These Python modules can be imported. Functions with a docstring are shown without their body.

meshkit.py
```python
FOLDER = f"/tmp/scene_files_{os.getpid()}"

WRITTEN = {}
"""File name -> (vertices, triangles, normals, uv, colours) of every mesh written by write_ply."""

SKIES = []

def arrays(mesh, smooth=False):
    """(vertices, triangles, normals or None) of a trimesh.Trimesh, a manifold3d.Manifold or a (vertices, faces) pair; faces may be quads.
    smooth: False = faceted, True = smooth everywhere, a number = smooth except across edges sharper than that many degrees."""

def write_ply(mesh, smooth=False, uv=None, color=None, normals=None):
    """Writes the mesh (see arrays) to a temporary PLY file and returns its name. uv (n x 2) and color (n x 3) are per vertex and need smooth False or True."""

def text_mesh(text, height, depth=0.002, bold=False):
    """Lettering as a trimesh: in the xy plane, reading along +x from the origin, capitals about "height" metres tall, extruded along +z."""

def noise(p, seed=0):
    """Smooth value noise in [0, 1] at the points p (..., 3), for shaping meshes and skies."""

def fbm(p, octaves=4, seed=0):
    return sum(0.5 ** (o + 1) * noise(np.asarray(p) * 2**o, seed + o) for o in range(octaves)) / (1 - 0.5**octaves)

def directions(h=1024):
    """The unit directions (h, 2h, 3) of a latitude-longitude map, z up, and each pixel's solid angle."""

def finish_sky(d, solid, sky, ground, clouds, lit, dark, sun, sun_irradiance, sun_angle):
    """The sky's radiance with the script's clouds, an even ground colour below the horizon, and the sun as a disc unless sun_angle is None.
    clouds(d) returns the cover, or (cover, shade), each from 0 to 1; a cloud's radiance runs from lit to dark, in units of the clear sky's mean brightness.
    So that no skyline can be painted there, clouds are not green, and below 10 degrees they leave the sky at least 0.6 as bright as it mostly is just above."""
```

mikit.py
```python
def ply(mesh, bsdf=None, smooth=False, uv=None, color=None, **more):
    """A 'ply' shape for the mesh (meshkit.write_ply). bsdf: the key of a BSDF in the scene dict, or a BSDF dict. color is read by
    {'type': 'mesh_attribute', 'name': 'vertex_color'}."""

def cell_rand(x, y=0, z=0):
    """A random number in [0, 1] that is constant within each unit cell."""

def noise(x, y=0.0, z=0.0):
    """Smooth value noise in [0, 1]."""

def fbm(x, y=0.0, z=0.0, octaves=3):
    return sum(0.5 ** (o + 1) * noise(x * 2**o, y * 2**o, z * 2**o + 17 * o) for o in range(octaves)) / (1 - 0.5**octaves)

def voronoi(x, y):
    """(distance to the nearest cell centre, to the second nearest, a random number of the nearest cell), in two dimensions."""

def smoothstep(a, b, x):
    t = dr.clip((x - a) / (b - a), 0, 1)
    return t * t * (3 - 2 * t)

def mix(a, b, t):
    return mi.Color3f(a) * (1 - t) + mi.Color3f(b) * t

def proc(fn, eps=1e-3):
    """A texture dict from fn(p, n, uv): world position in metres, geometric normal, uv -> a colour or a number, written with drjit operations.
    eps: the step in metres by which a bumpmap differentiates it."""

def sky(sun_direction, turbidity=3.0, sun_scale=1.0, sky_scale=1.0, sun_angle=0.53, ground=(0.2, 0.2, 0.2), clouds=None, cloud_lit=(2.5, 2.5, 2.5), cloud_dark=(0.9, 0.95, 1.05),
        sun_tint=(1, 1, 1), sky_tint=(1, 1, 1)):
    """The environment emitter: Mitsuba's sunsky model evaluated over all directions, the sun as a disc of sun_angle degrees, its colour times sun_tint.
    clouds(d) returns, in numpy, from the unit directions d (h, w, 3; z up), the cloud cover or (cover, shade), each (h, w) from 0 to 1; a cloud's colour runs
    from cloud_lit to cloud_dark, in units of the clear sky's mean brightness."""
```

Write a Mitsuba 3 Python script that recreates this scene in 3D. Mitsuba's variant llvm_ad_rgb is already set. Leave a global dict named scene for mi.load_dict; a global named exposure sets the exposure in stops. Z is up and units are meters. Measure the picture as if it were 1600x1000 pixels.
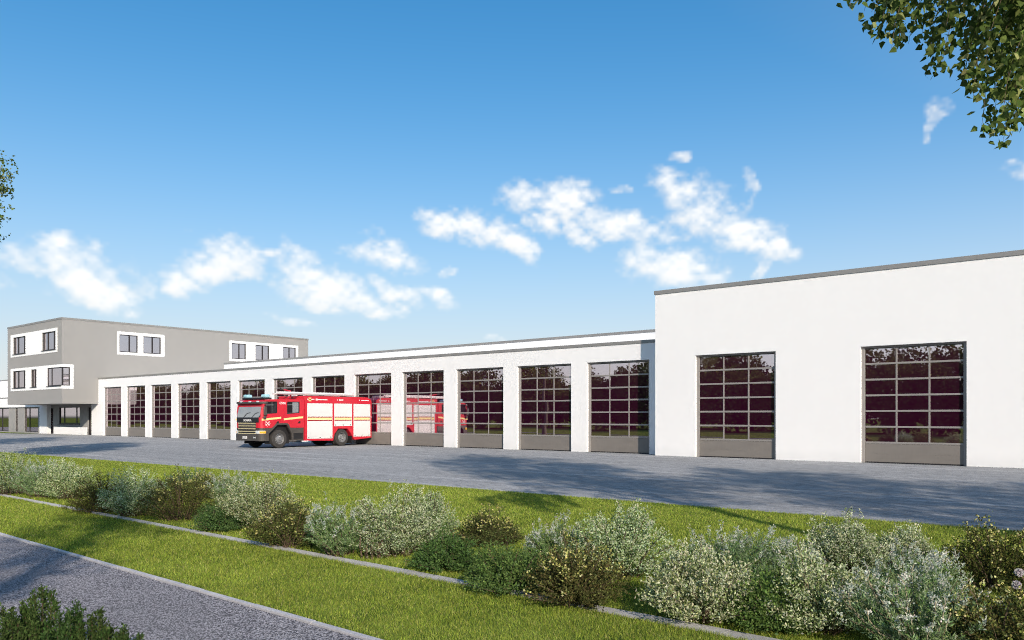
import math, random
import numpy as np
import trimesh, shapely
import drjit as dr
import mitsuba as mi
import mikit, meshkit
from mikit import proc, noise, fbm, voronoi, smoothstep, mix, cell_rand
from shapely.geometry import Polygon, box as sbox

T = mi.ScalarTransform4f
scene, labels = {}, {}

# ------------------------------------------------------------------ camera, sky, exposure
scene['camera'] = {
    'type': 'perspective', 'fov': 64.66, 'fov_axis': 'x', 'near_clip': 0.05, 'far_clip': 2000.0,
    'principal_point_offset_y': -0.1507,
    'to_world': T().look_at(origin=[0, 0, 1.85], target=[-0.6401, 0.7683, 1.85], up=[0, 0, 1])}

CLOUDS = np.array([(-69.3,9.61,2.57,1.17,-15),(-68.08,8.95,2.76,1.18,-30),(-66.66,8.0,1.8,0.88,-40),(-65.01,8.91,1.05,0.69,-35),(-71.87,7.94,0.68,0.34,-20),(-58.79,10.72,2.11,1.1,-15),(-60.4,9.79,1.67,1.0,15),(-62.16,8.69,1.33,0.58,-20),(-56.53,10.68,1.28,0.26,0),(-49.15,11.09,2.46,0.88,-12),(-54.01,9.71,1.95,1.39,-35),(-52.29,8.61,2.63,1.23,-30),(-50.55,7.66,1.99,0.71,-15),(-48.35,8.59,1.77,0.62,-35),(-46.79,8.53,0.53,0.22,-30),(-45.23,8.2,1.52,0.54,-30),(-44.64,10.1,0.58,0.27,0),(-44.33,13.57,1.76,0.75,-15),(-41.84,13.04,2.43,0.88,-20),(-39.8,12.19,1.77,0.62,-30),(-39.26,15.18,1.84,0.79,-15),(-35.95,14.56,2.41,1.18,-10),(-32.81,13.38,3.28,0.88,-22),(-35.28,12.84,1.41,0.53,-50),(-37.76,13.6,1.32,0.62,-40),(-28.18,15.01,1.8,0.86,-50),(-26.24,13.78,2.57,1.28,-35),(-23.9,12.4,2.55,1.02,-28),(-22.04,11.46,1.35,0.59,-20),(-23.69,14.94,0.42,0.84,20),(-28.18,17.46,0.59,0.25,0),(-29.27,15.68,0.6,0.34,-20),(-30.15,10.73,1.76,0.7,-15),(-27.96,9.93,3.06,1.05,-12),(-25.6,9.28,1.95,0.69,-20),(-22.65,10.33,0.26,1.02,0),(-12.3,18.58,0.65,0.5,-10),(-12.52,17.89,0.27,0.69,0),(-8.19,14.4,0.67,0.45,-30),(-40.93,5.42,0.81,0.23,0),(-55.28,6.7,1.13,0.26,-20),(-32.36,15.73,0.52,0.17,0),(-49.23,12.28,0.87,0.26,-30)])

def cloud_cover(d):
    az = np.degrees(np.arctan2(d[..., 0], d[..., 1])); el = np.degrees(np.arcsin(np.clip(d[..., 2], -1, 1)))
    rng = np.random.default_rng(11)
    more = []
    for k in range(16):                       # the same fair-weather clouds go on round the rest of the sky
        a0, e0 = rng.uniform(25, 255), rng.uniform(7, 19)
        for _ in range(4):
            more.append((a0 + rng.uniform(-4, 4), e0 + rng.uniform(-1.3, 1.3), rng.uniform(1.5, 3.2), rng.uniform(.6, 1.3), rng.uniform(-40, 15)))
    band = (el > -1) & (el < 40)
    w1 = np.zeros(az.shape); w2 = np.zeros(az.shape)
    w1[band] = meshkit.fbm(d[band] * 22 + 7, 4, 21) - .5; w2[band] = meshkit.fbm(d[band] * 22 + 31, 4, 33) - .5
    az0, az = az, az + 2.5 * w1; el_w = el + 1.7 * w2                       # torn, curling outlines
    field = np.full(az.shape, -3.0); thick = np.zeros(az.shape)
    for a, e, ra, rb, t in np.vstack([CLOUDS, np.array(more)]):
        da = (az - a + 180) % 360 - 180
        x, y = da * np.cos(np.radians(el)), el_w - e
        c, s = math.cos(math.radians(t * .75)), math.sin(math.radians(t * .75))
        u, v = (x * c + y * s) / (ra * 1.30), (-x * s + y * c) / (rb * 1.42)
        q = np.maximum(1 - (u * u + v * v), -2.0)
        field = np.maximum(field, np.minimum(q, 1.0 if ra > 1.2 else .30))
        thick = np.maximum(thick, np.clip(1 - (u * u + (v + .55) ** 2), 0, 1))
    n = np.zeros(az.shape)
    p = d[band]
    n[band] = (0.42 * meshkit.fbm(p * 24, 3, 5) + 0.36 * meshkit.fbm(p * 70 * [1, 1, 1.3], 3, 9) + 0.22 * meshkit.fbm(p * 170, 2, 3) - 0.5)
    f = field + .20 + n * 3.5
    cover = np.clip(f / 1.55, 0, 1); cover = cover * cover * (3 - 2 * cover)
    cover *= 0.97
    back = .5 - .5 * np.cos(np.radians(np.clip((np.abs((az + 70 + 180) % 360 - 180) - 30) / 100 * 180, 0, 180)))   # a thin veil of cloud lies over the sunward half of the sky
    haze = np.maximum(.98 * np.exp(-(np.maximum(el, 0) / 11.5) ** 1.6), .72 * back * np.exp(-(np.maximum(el, 0) / 42.0) ** 2))
    both = 1 - (1 - cover) * (1 - haze)
    shade = cover * np.clip(thick * .34 * np.clip(.5 + 2.5 * n, 0, 1), 0, 1) + (1 - cover) * (.85 - .45 * back)
    return both, shade

SUN = (1.43, -1.0, 0.70)
scene['sky'] = mikit.sky(SUN, turbidity=3, clouds=cloud_cover, cloud_lit=(3.5, 3.5, 3.45), cloud_dark=(2.30, 2.28, 2.2),
                         sun_tint=(0.94, 1.10, 1.58), sky_tint=(0.35, 1.10, 1.58), ground=(0.16, 0.17, 0.13))
exposure = 2.02

# ------------------------------------------------------------------ materials
def rgb(r, g=None, b=None):
    return {'type': 'rgb', 'value': [r, g if g is not None else r, b if b is not None else r]}
def tw(b): return {'type': 'twosided', 'bsdf': b}
def prin(col, rough=.6, metal=0., spec=.5, **k):
    return tw({'type': 'principled', 'base_color': col if isinstance(col, dict) else rgb(*col), 'roughness': rough, 'metallic': metal, 'specular': spec, **k})
def bump(b, fn, scale=1.0, eps=2e-3):
    return tw({'type': 'bumpmap', 'arbitrary': proc(fn, eps), 'scale': scale, 'bsdf': b['bsdf'] if b['type'] == 'twosided' else b})

def stucco(base, var):
    def fn(p, n, uv):
        big = fbm(p.x * .13 + p.y * .13, p.y * .1, p.z * .22, 3)
        fine = noise(p.x * 9 + p.y * 7, p.z * 9, p.y * 3)
        streak = fbm(p.x * 1.7 + p.y * 1.3, p.z * .12, 5, 3)
        low = 1 - smoothstep(0.0, 0.55, p.z + .25 * (streak - .5))
        k = 1 + var * ((big - .5) * .9 + (fine - .5) * .25 + (streak - .5) * .55)
        return mi.Color3f(*base) * k * (1 - .07 * low)
    return fn
def stucco_h(p, n, uv):
    return noise(p.x * 130 + p.y * 110, p.z * 130, p.y * 90) * .0012 + noise(p.x * 2.1, p.y * 2.1, p.z * 2.1) * .0015
scene['white_render'] = prin(proc(stucco((.805, .805, .805), .03)), .85, spec=.2)
scene['grey_render'] = prin(proc(stucco((.298, .292, .284), .05)), .85, spec=.2)
scene['coping_metal'] = prin(proc(lambda p, n, uv: mi.Color3f(.27, .262, .25) * (.93 + .14 * noise(p.x * .9, p.y * .9, p.z))), .45, .25)
scene['roof_felt'] = prin((.16, .16, .16), .9)
scene['door_metal'] = prin(proc(lambda p, n, uv: mi.Color3f(.27, .252, .24) * (.95 + .1 * noise(p.x * 2.3, p.y, p.z * 3.1))), .5, .1)
scene['door_panel'] = prin(proc(lambda p, n, uv: mi.Color3f(.20, .182, .165) * (.90 + .15 * fbm(p.x * 1.3, p.z * 5, 1, 3) + .05 * noise(p.x * 30, p.z * 4))), .55, .1)
scene['seal_rubber'] = prin((.02, .02, .022), .8)
scene['glazing'] = tw({'type': 'blendbsdf', 'weight': .92,
    'a': {'type': 'diffuse', 'reflectance': rgb(.25, .022, .135)},
    'b': {'type': 'conductor', 'material': 'none', 'specular_reflectance': rgb(.66, .60, .615)}})
scene['window_glass'] = tw({'type': 'blendbsdf', 'weight': .92,
    'a': {'type': 'diffuse', 'reflectance': rgb(.12, .08, .10)},
    'b': {'type': 'conductor', 'material': 'none', 'specular_reflectance': rgb(.62, .56, .58)}})
scene['window_frame'] = prin((.022, .018, .019), .45)
scene['concrete'] = bump(prin(proc(lambda p, n, uv: mi.Color3f(.36, .355, .345) * (.72 + .4 * fbm(p.x * 5, p.y * 5, 0, 3) + .22 * (noise(p.x * 120, p.y * 120) - .5))), .85, spec=.2),
                        lambda p, n, uv: noise(p.x * 160, p.y * 160, p.z * 160) * .0015)
scene['slot_dark'] = prin((.015, .015, .016), .9)
def yard_col(p, n, uv):
    streak = fbm(p.x * .10 + 3, p.y * 2.6, 0, 4)
    thin = smoothstep(.66, .80, fbm(p.x * .07 + 40, p.y * 3.4 + .08 * p.x, 2, 3))
    big = fbm(p.x * .12, p.y * .25, 7, 3)
    grain = noise(p.x * 38, p.y * 38) * .6 + noise(p.x * 95, p.y * 95) * .4
    mid = noise(p.x * 5 + 9, p.y * 15, 3) * .55 + noise(p.x * 13, p.y * 30, 6) * .45
    v = .84 + .34 * (streak - .5) + .16 * (big - .5) + .55 * (grain - .5) + .75 * (mid - .5)
    return mi.Color3f(.240, .244, .250) * v + mi.Color3f(.10, .10, .10) * thin
scene['yard_asphalt'] = bump(prin(proc(yard_col), .85, spec=.25), lambda p, n, uv: noise(p.x * 60, p.y * 60) * .004, eps=4e-3)
def path_col(p, n, uv):
    d1, d2, r = voronoi(p.x * 84, p.y * 84)
    chip = mix((.075, .073, .082), (.46, .445, .48), smoothstep(.25, .95, r)) * (.72 + .28 * smoothstep(0., .25, d2 - d1))
    return chip * (.9 + .25 * (fbm(p.x * .8, p.y * .8, 3, 3) - .5))
def path_h(p, n, uv):
    d1, d2, r = voronoi(p.x * 84, p.y * 84)
    return (smoothstep(0., .3, d2 - d1) * .6 + .6 * r) * .004
scene['chip_path'] = bump(prin(proc(path_col), .8, spec=.3), path_h, eps=3e-3)
def soil_col(p, n, uv):
    g = fbm(p.x * 2.2, p.y * 2.2, 0, 4)
    return mix((.055, .085, .014), (.14, .175, .032), smoothstep(.25, .8, g)) * (.75 + .5 * noise(p.x * 45, p.y * 45))
scene['turf'] = bump(prin(proc(soil_col), .95, spec=.1), lambda p, n, uv: noise(p.x * 50, p.y * 50) * .02, eps=5e-3)
scene['leaf'] = {'type': 'principledthin', 'base_color': {'type': 'mesh_attribute', 'name': 'vertex_color'}, 'roughness': .55, 'diff_trans': .55, 'eta': 1.4}
scene['glossy_leaf'] = {'type': 'principledthin', 'base_color': {'type': 'mesh_attribute', 'name': 'vertex_color'}, 'roughness': .38, 'diff_trans': .6, 'eta': 1.45}
scene['grass_blade'] = {'type': 'principledthin', 'base_color': {'type': 'mesh_attribute', 'name': 'vertex_color'}, 'roughness': .6, 'diff_trans': .7, 'eta': 1.4}
scene['bark'] = bump(prin(proc(lambda p, n, uv: mix((.07, .055, .042), (.17, .15, .125), fbm(p.x * 9, p.y * 9, p.z * 2.2, 3))), .9, spec=.2), lambda p, n, uv: fbm(p.x * 25, p.y * 25, p.z * 5, 3) * .02)
scene['twig'] = prin((.11, .075, .05), .85)
scene['pale_twig'] = prin((.33, .28, .19), .85)
# truck
scene['red_paint'] = tw({'type': 'principled', 'base_color': proc(lambda p, n, uv: mi.Color3f(.56, .016, .034) * (.92 + .12 * fbm(p.x * 1.2, p.y * 1.2, p.z * 1.2, 3))), 'roughness': .32, 'specular': .5, 'clearcoat': .6, 'clearcoat_gloss': .9})
scene['shutter_white'] = prin(proc(lambda p, n, uv: mi.Color3f(.68, .68, .675) * (.95 + .08 * fbm(p.x * 2, p.y * 2, p.z * 2, 3) - .06 * (1 - smoothstep(.5, 1.0, p.z)))), .4)
scene['yellow_tape'] = prin((.86, .70, .30), .4)
scene['cream_metal'] = prin((.72, .62, .36), .35, .2)
scene['dark_red_tape'] = prin((.33, .02, .018), .45)
scene['white_paint'] = prin((.80, .79, .78), .4)
scene['grey_plastic'] = prin(proc(lambda p, n, uv: mi.Color3f(.062, .055, .05) * (.8 + .5 * fbm(p.x * 3, p.y * 3, p.z * 3, 3))), .6)
scene['black_plastic'] = prin((.016, .015, .016), .5)
scene['tyre_rubber'] = prin(proc(lambda p, n, uv: mi.Color3f(.040, .037, .035) * (.75 + .6 * fbm(p.x * 6, p.y * 6, p.z * 6, 3))), .85)
scene['rim_metal'] = prin((.34, .34, .345), .38, .6)
scene['chrome'] = prin((.75, .75, .76), .18, 1.)
scene['aluminium'] = prin((.72, .70, .70), .35, .5)
scene['truck_glass'] = tw({'type': 'blendbsdf', 'weight': .88,
    'a': {'type': 'diffuse', 'reflectance': rgb(.12, .14, .155)},
    'b': {'type': 'conductor', 'material': 'none', 'specular_reflectance': rgb(.42, .44, .455)}})
scene['lamp_glass'] = prin((.80, .82, .84), .12, .3)
scene['amber_lens'] = prin((.80, .40, .03), .2)
scene['blue_lens'] = prin((.36, .62, .70), .15)
scene['seat_cloth'] = prin((.02, .02, .024), .9)

# ------------------------------------------------------------------ helpers
def tag(key, label=None, category=None, group=None, kind=None):
    d = {}
    if label: d['label'] = label
    if category: d['category'] = category
    if group: d['group'] = group
    if kind: d['kind'] = kind
    labels[key] = d
def numbered(key):
    if key not in scene and key not in labels: return key
    k = 1
    while f'{key}_{k:03d}' in scene or f'{key}_{k:03d}' in labels: k += 1
    return f'{key}_{k:03d}'
def put(key, mesh, bsdf, smooth=False, **k):
    key = numbered(key)
    scene[key] = mikit.ply(mesh, bsdf, smooth=smooth, **k)
    return key
def put_shared(key, ply, to_world):
    key = numbered(key)
    scene[key] = {**ply, 'to_world': to_world}
    return key
def cat(*ms): return trimesh.util.concatenate([m for m in ms])
def bx(x0, x1, y0, y1, z0, z1):
    m = trimesh.creation.box([x1 - x0, y1 - y0, z1 - z0]); m.apply_translation([(x0 + x1) / 2, (y0 + y1) / 2, (z0 + z1) / 2]); return m
def cbx(x0, x1, y0, y1, z0, z1, c=.02):
    """a box with chamfered edges"""
    c = min(c, .45 * (x1 - x0), .45 * (y1 - y0), .45 * (z1 - z0)); pts = []
    for x in (x0, x1):
        for y in (y0, y1):
            for z in (z0, z1):
                sx, sy, sz = (c if v == lo else -c for v, lo in ((x, x0), (y, y0), (z, z0)))
                pts += [(x + sx, y + sy, z), (x + sx, y, z + sz), (x, y + sy, z + sz)]
    return trimesh.convex.convex_hull(np.array(pts))
def extr(poly, depth):
    ps = getattr(poly, 'geoms', [poly])
    return cat(*[trimesh.creation.extrude_polygon(p, depth, engine='earcut') for p in ps])
def axes(mesh, X, Y, Z, o=(0, 0, 0)):
    """local x, y, z -> the world vectors X, Y, Z"""
    M = np.eye(4); M[:3, 0], M[:3, 1], M[:3, 2], M[:3, 3] = X, Y, Z, o
    m = mesh.copy(); m.apply_transform(M)
    return m
def wall_xz(poly, y, depth):      # polygon in (x, z), its outer face at y, going in along +y
    return axes(extr(poly, depth), (1, 0, 0), (0, 0, 1), (0, -1, 0), (0, y + depth, 0))
def wall_yz(poly, x, depth):      # polygon in (y, z), its outer face at x facing +x, going in along -x
    return axes(extr(poly, depth), (0, 1, 0), (0, 0, 1), (1, 0, 0), (x - depth, 0, 0))
def tubes(segs, sides=5):
    """segs: list of (points n x 3, radii) -> one mesh"""
    V, F, o = [], [], 0
    for p, r in segs:
        p = np.asarray(p, float); n = len(p); r = np.broadcast_to(r, (n,))
        t = np.gradient(p, axis=0); t /= np.linalg.norm(t, axis=1, keepdims=True) + 1e-12
        a = np.cross(t, np.where(np.abs(t[:, 2:]) < .9, [[0, 0, 1.]], [[1., 0, 0]])); a /= np.linalg.norm(a, axis=1, keepdims=True) + 1e-12
        b = np.cross(t, a); g = np.arange(sides) * 2 * np.pi / sides
        V.append((p[:, None] + r[:, None, None] * (np.cos(g)[None, :, None] * a[:, None] + np.sin(g)[None, :, None] * b[:, None])).reshape(-1, 3))
        i, j = np.meshgrid(np.arange(n - 1), np.arange(sides), indexing='ij'); j2 = (j + 1) % sides
        F.append(np.vstack([np.stack([i * sides + j, i * sides + j2, (i + 1) * sides + j2], -1).reshape(-1, 3), np.stack([i * sides + j, (i + 1) * sides + j2, (i + 1) * sides + j], -1).reshape(-1, 3)]) + o)
        o += n * sides
    return trimesh.Trimesh(np.vstack(V), np.vstack(F), process=False)
def unit(v): return v / (np.linalg.norm(v, axis=-1, keepdims=True) + 1e-12)

# ------------------------------------------------------------------ ground
def sheet(x0, x1, y0, y1, z): return ([(x0, y0, z), (x1, y0, z), (x1, y1, z), (x0, y1, z)], [(0, 1, 2), (0, 2, 3)])
def poly_sheet(pts, z):
    v, f = trimesh.creation.triangulate_polygon(Polygon(pts), engine='earcut')
    return (np.c_[v, np.full(len(v), z)], f)
def pe(x): return 4.44 - .0230 * (x + 8)             # path edge line
def ce(x): return 6.46 - .0245 * (x + 2.6)           # drain channel line
put('terrain', sheet(-900, 900, -900, 900, -.03), 'turf'); tag('terrain', 'flat grassy land round the fire station', kind='structure')
put('asphalt_yard', sheet(-160, 40, 15.2, 70, -.004), 'yard_asphalt'); tag('asphalt_yard', 'wide blue grey asphalt yard in front of the garage doors', kind='structure')
put('lawn', poly_sheet([(-160, ce(-160) + .09), (40, ce(40) + .09), (40, 15.21), (-160, 15.21)], 0), 'turf'); tag('lawn', 'mown grass between the shrubs and the asphalt yard', kind='structure')
put('lawn', poly_sheet([(-160, pe(-160) + .06), (40, pe(40) + .06), (40, ce(40) - .09), (-160, ce(-160) - .09)], 0), 'turf'); tag('lawn_001', 'mown grass between the path and the drain channel', kind='structure')
put('path', poly_sheet([(-160, pe(-160) - 2.1), (40, pe(40) - 2.1), (40, pe(40)), (-160, pe(-160))], -.006), 'chip_path'); tag('path', 'grey stone chip path at the lower left', kind='structure')
put('planting_strip', poly_sheet([(-160, pe(-160) - 6), (40, pe(40) - 6), (40, pe(40) - 2.1), (-160, pe(-160) - 2.1)], 0), 'turf'); tag('planting_strip', 'grassy strip on the near side of the path', kind='structure')
put('front_lawn', sheet(-160, -96.4, 33.2, 34.9, .012), 'turf'); tag('front_lawn', 'narrow green strip along the low annex wall', kind='structure')

# kerb stones along the path, drain channel sections through the lawn: both made of one-metre pieces
tag('path_kerb', 'pale concrete kerb stones edging the chip path', 'kerb')
scene['kerb_concrete'] = bump(prin(proc(lambda p, n, uv: mi.Color3f(.40, .395, .415) * (.82 + .26 * fbm(p.x * 4, p.y * 4, 0, 3) + .16 * (noise(p.x * 120, p.y * 120) - .5))), .85, spec=.2), lambda p, n, uv: noise(p.x * 160, p.y * 160, p.z * 160) * .0012)
stone = mikit.ply(cbx(.004, .996, -.031, .031, -.10, .016, .006), 'kerb_concrete')
ang = math.degrees(math.atan(-.0230))
rk = random.Random(3)
for k in range(-26, 3):
    x = k + .0; put_shared('path_kerb__stone', stone, T().translate([x, pe(x) + .035 + rk.uniform(-.003, .003), rk.uniform(-.002, .002)]).rotate([0, 0, 1], ang + rk.uniform(-.15, .15)))
put('path_kerb__far_stones', cat(bx(-160, -26.01, -.05, .05, -.1, .02).apply_transform(trimesh.transformations.rotation_matrix(math.radians(ang), [0, 0, 1])).apply_translation([0, pe(0) + .035, 0])), 'concrete'); tag('path_kerb__far_stones', kind='stuff')
tag('drain_channel', 'pale concrete slot drain channel running through the grass', 'drain channel')
hole = [sbox(.035 + k * .078, -.012 + s, .035 + k * .078 + .046, .006 + s) for k in range(12) for s in (0.,)]
top = extr(sbox(.003, -.075, .997, .075).difference(shapely.union_all(hole)), .05); top.apply_translation([0, 0, -.035])
section = mikit.ply(cat(top), 'concrete')
ang2 = math.degrees(math.atan(-.0245))
for k in range(-30, 3):
    put_shared('drain_channel__section', section, T().translate([k, ce(k) + rk.uniform(-.004, .004), rk.uniform(-.002, .003)]).rotate([0, 0, 1], ang2 + rk.uniform(-.2, .2)))
bot = bx(-30, 3, -.03, .03, -.12, -.06); bot.apply_transform(trimesh.transformations.rotation_matrix(math.radians(ang2), [0, 0, 1])); bot.apply_translation([0, ce(0), 0])
put('drain_channel__trough', bot, 'slot_dark')

# ------------------------------------------------------------------ fire hall (low) and workshop hall (tall)
YL, YB, X0 = 34.8, 33.85, -81.53
DOOR_H, PANEL_TOP = 4.65, .78

def door_set(w):
    """ply dicts of one sectional door, origin at the lower left of its opening on the door plane"""
    g = .13                                                # guide rails left and right
    frame = cat(cbx(0, g, -.05, .06, 0, DOOR_H, .008), cbx(w - g, w, -.05, .06, 0, DOOR_H, .008), cbx(g, w - g, -.05, .06, DOOR_H - .07, DOOR_H, .008))
    z0, z1, rows, cols = PANEL_TOP + .03, DOOR_H - .075, 6, 3
    ph, pw = (z1 - z0) / rows, (w - 2 * g) / cols
    pan = cbx(g, w - g, -.02, .03, .045, PANEL_TOP - .012, .008)
    groove = cbx(g, w - g, -.027, -.018, .36, .375, .002)
    d = dict(frame=mikit.ply(frame, 'door_metal'), panel=mikit.ply(cat(pan, groove), 'door_panel'), seal=mikit.ply(bx(g, w - g, -.015, .025, 0, .045), 'seal_rubber'))
    d['rail'] = mikit.ply(cbx(g, w - g, -.03, .035, -.038, .038, .007), 'door_metal')
    d['mullion'] = mikit.ply(cbx(-.03, .03, -.02, .03, z0, z1, .006), 'door_metal')
    d['pane'] = mikit.ply(bx(-pw / 2 + .02, pw / 2 - .02, 0, .012, -ph / 2 + .03, ph / 2 - .03), 'glazing')
    return d, (w, g, z0, ph, pw, rows, cols)
def put_door(parent, x, y, kit, rng):
    d, (w, g, z0, ph, pw, rows, cols) = kit
    k = numbered(parent + '__sectional_door'); labels[k] = {}
    t = lambda a, b, c: T().translate([x + a, y + b, c])
    put_shared(k + '__frame', d['frame'], t(0, 0, 0)); put_shared(k + '__bottom_panel', d['panel'], t(0, 0, 0)); put_shared(k + '__bottom_seal', d['seal'], t(0, 0, 0))
    for r in range(rows): put_shared(k + '__rail', d['rail'], t(0, 0, z0 + r * ph))
    for c in range(1, cols): put_shared(k + '__mullion', d['mullion'], t(g + c * pw, .004, 0))
    for r in range(rows):
        for c in range(cols):                              # every pane sits a hair off true, as real glass does
            put_shared(k + '__pane', d['pane'], t(g + (c + .5) * pw, .004, z0 + (r + .5) * ph).rotate([0, 0, 1], rng.uniform(-.16, .16)).rotate([1, 0, 0], rng.uniform(-.16, .16)))
rd = random.Random(8)
kit_low, kit_tall = door_set(3.70), door_set(3.78)
tag('fire_hall', 'long low white garage hall with a row of thirteen glazed doors', 'fire station garage')
low_x = [-80.40 + 4.735 * k for k in range(13)]
gx = [-80.40 + k * (80.40 - 23.93) / 12 for k in range(13)]
wall = sbox(-83.05, 0, -19.36, 5.46)
wall = wall.difference(shapely.union_all([sbox(-90, 3.06, X0 + .003, 9)] + [sbox(x, -1, x + 3.70, DOOR_H) for x in gx]))
put('fire_hall__front_wall', wall_xz(wall, YL, .34), 'white_render')
put('fire_hall__body', bx(X0 + .004, -19.364, YL + .345, 59, 0, 5.44), 'white_render')
put('fire_hall__coping', bx(X0 + .01, -19.37, YL - .035, YL + .4, 5.463, 5.62), 'coping_metal')
put('fire_hall__upper_storey', bx(-70.96, -19.3, 42, 58, 5.45, 6.83), 'white_render')
put('fire_hall__upper_coping', bx(-71.0, -19.28, 41.96, 58.04, 6.834, 6.99), 'coping_metal')
for x in gx: put_door('fire_hall', x, YL + .20, kit_low, rd)
tag('workshop_hall', 'tall plain white hall with two glazed doors at right', 'workshop building')
wall = sbox(-19.36, 0, 6, 7.62).difference(shapely.union_all([sbox(-17.28, -1, -13.50, DOOR_H), sbox(-10.03, -1, -6.25, DOOR_H), sbox(-2.78, -1, 1.0, DOOR_H)]))
put('workshop_hall__front_wall', wall_xz(wall, YB, .34), 'white_render')
put('workshop_hall__body', bx(-19.355, 6, YB + .342, 60, 0, 7.6), 'white_render')
put('workshop_hall__coping', cat(bx(-19.40, 6.04, YB - .04, YB + .4, 7.624, 7.80), bx(-19.40, -18.9, YB + .4, 60, 7.624, 7.80)), 'coping_metal')
for x in (-17.28, -10.03, -2.78): put_door('workshop_hall', x, YB + .20, kit_tall, rd)

# ------------------------------------------------------------------ office building and low annex
YC, ZB, ZT = 31.48, 3.07, 11.05
tag('office_building', 'grey three storey office block jutting over its ground floor', 'office building')
FRONT = lambda m: axes(m, (1, 0, 0), (0, 0, 1), (0, -1, 0), (0, YC, 0))       # local (along, up, out)
SIDE = lambda m: axes(m, (0, 1, 0), (0, 0, 1), (1, 0, 0), (X0, 0, 0))
def window(parent, face, a0, a1, z0, z1, mull, sill=True, depth=-.11, glass='window_glass', kind='window'):
    """one window in the opening [a0, a1] x [z0, z1]; face maps (along, up, out) to the world; mull: where its posts stand"""
    k = numbered(f'{parent}__{kind}'); labels[k] = {}
    b = .075
    fr = extr(sbox(a0, z0, a1, z1).difference(sbox(a0 + b, z0 + b, a1 - b, z1 - b)), .09); fr.apply_translation([0, 0, depth - .06])
    put(k + '__frame', face(fr), 'window_frame')
    for m in mull: put(k + '__mullion', face(bx(m - .06, m + .06, z0 + b, z1 - b, depth - .05, depth + .022)), 'window_frame')
    edges = [a0 + b] + list(mull) + [a1 - b]
    for l, r in zip(edges[:-1], edges[1:]): put(k + '__pane', face(bx(l + .002, r - .002, z0 + b, z1 - b, depth - .045, depth - .03)), glass)
    if sill: put(k + '__sill', face(bx(a0 - .09, a1 + .09, z0 - .05, z0 - .004, depth + .03, .13)), 'window_frame')
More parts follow.
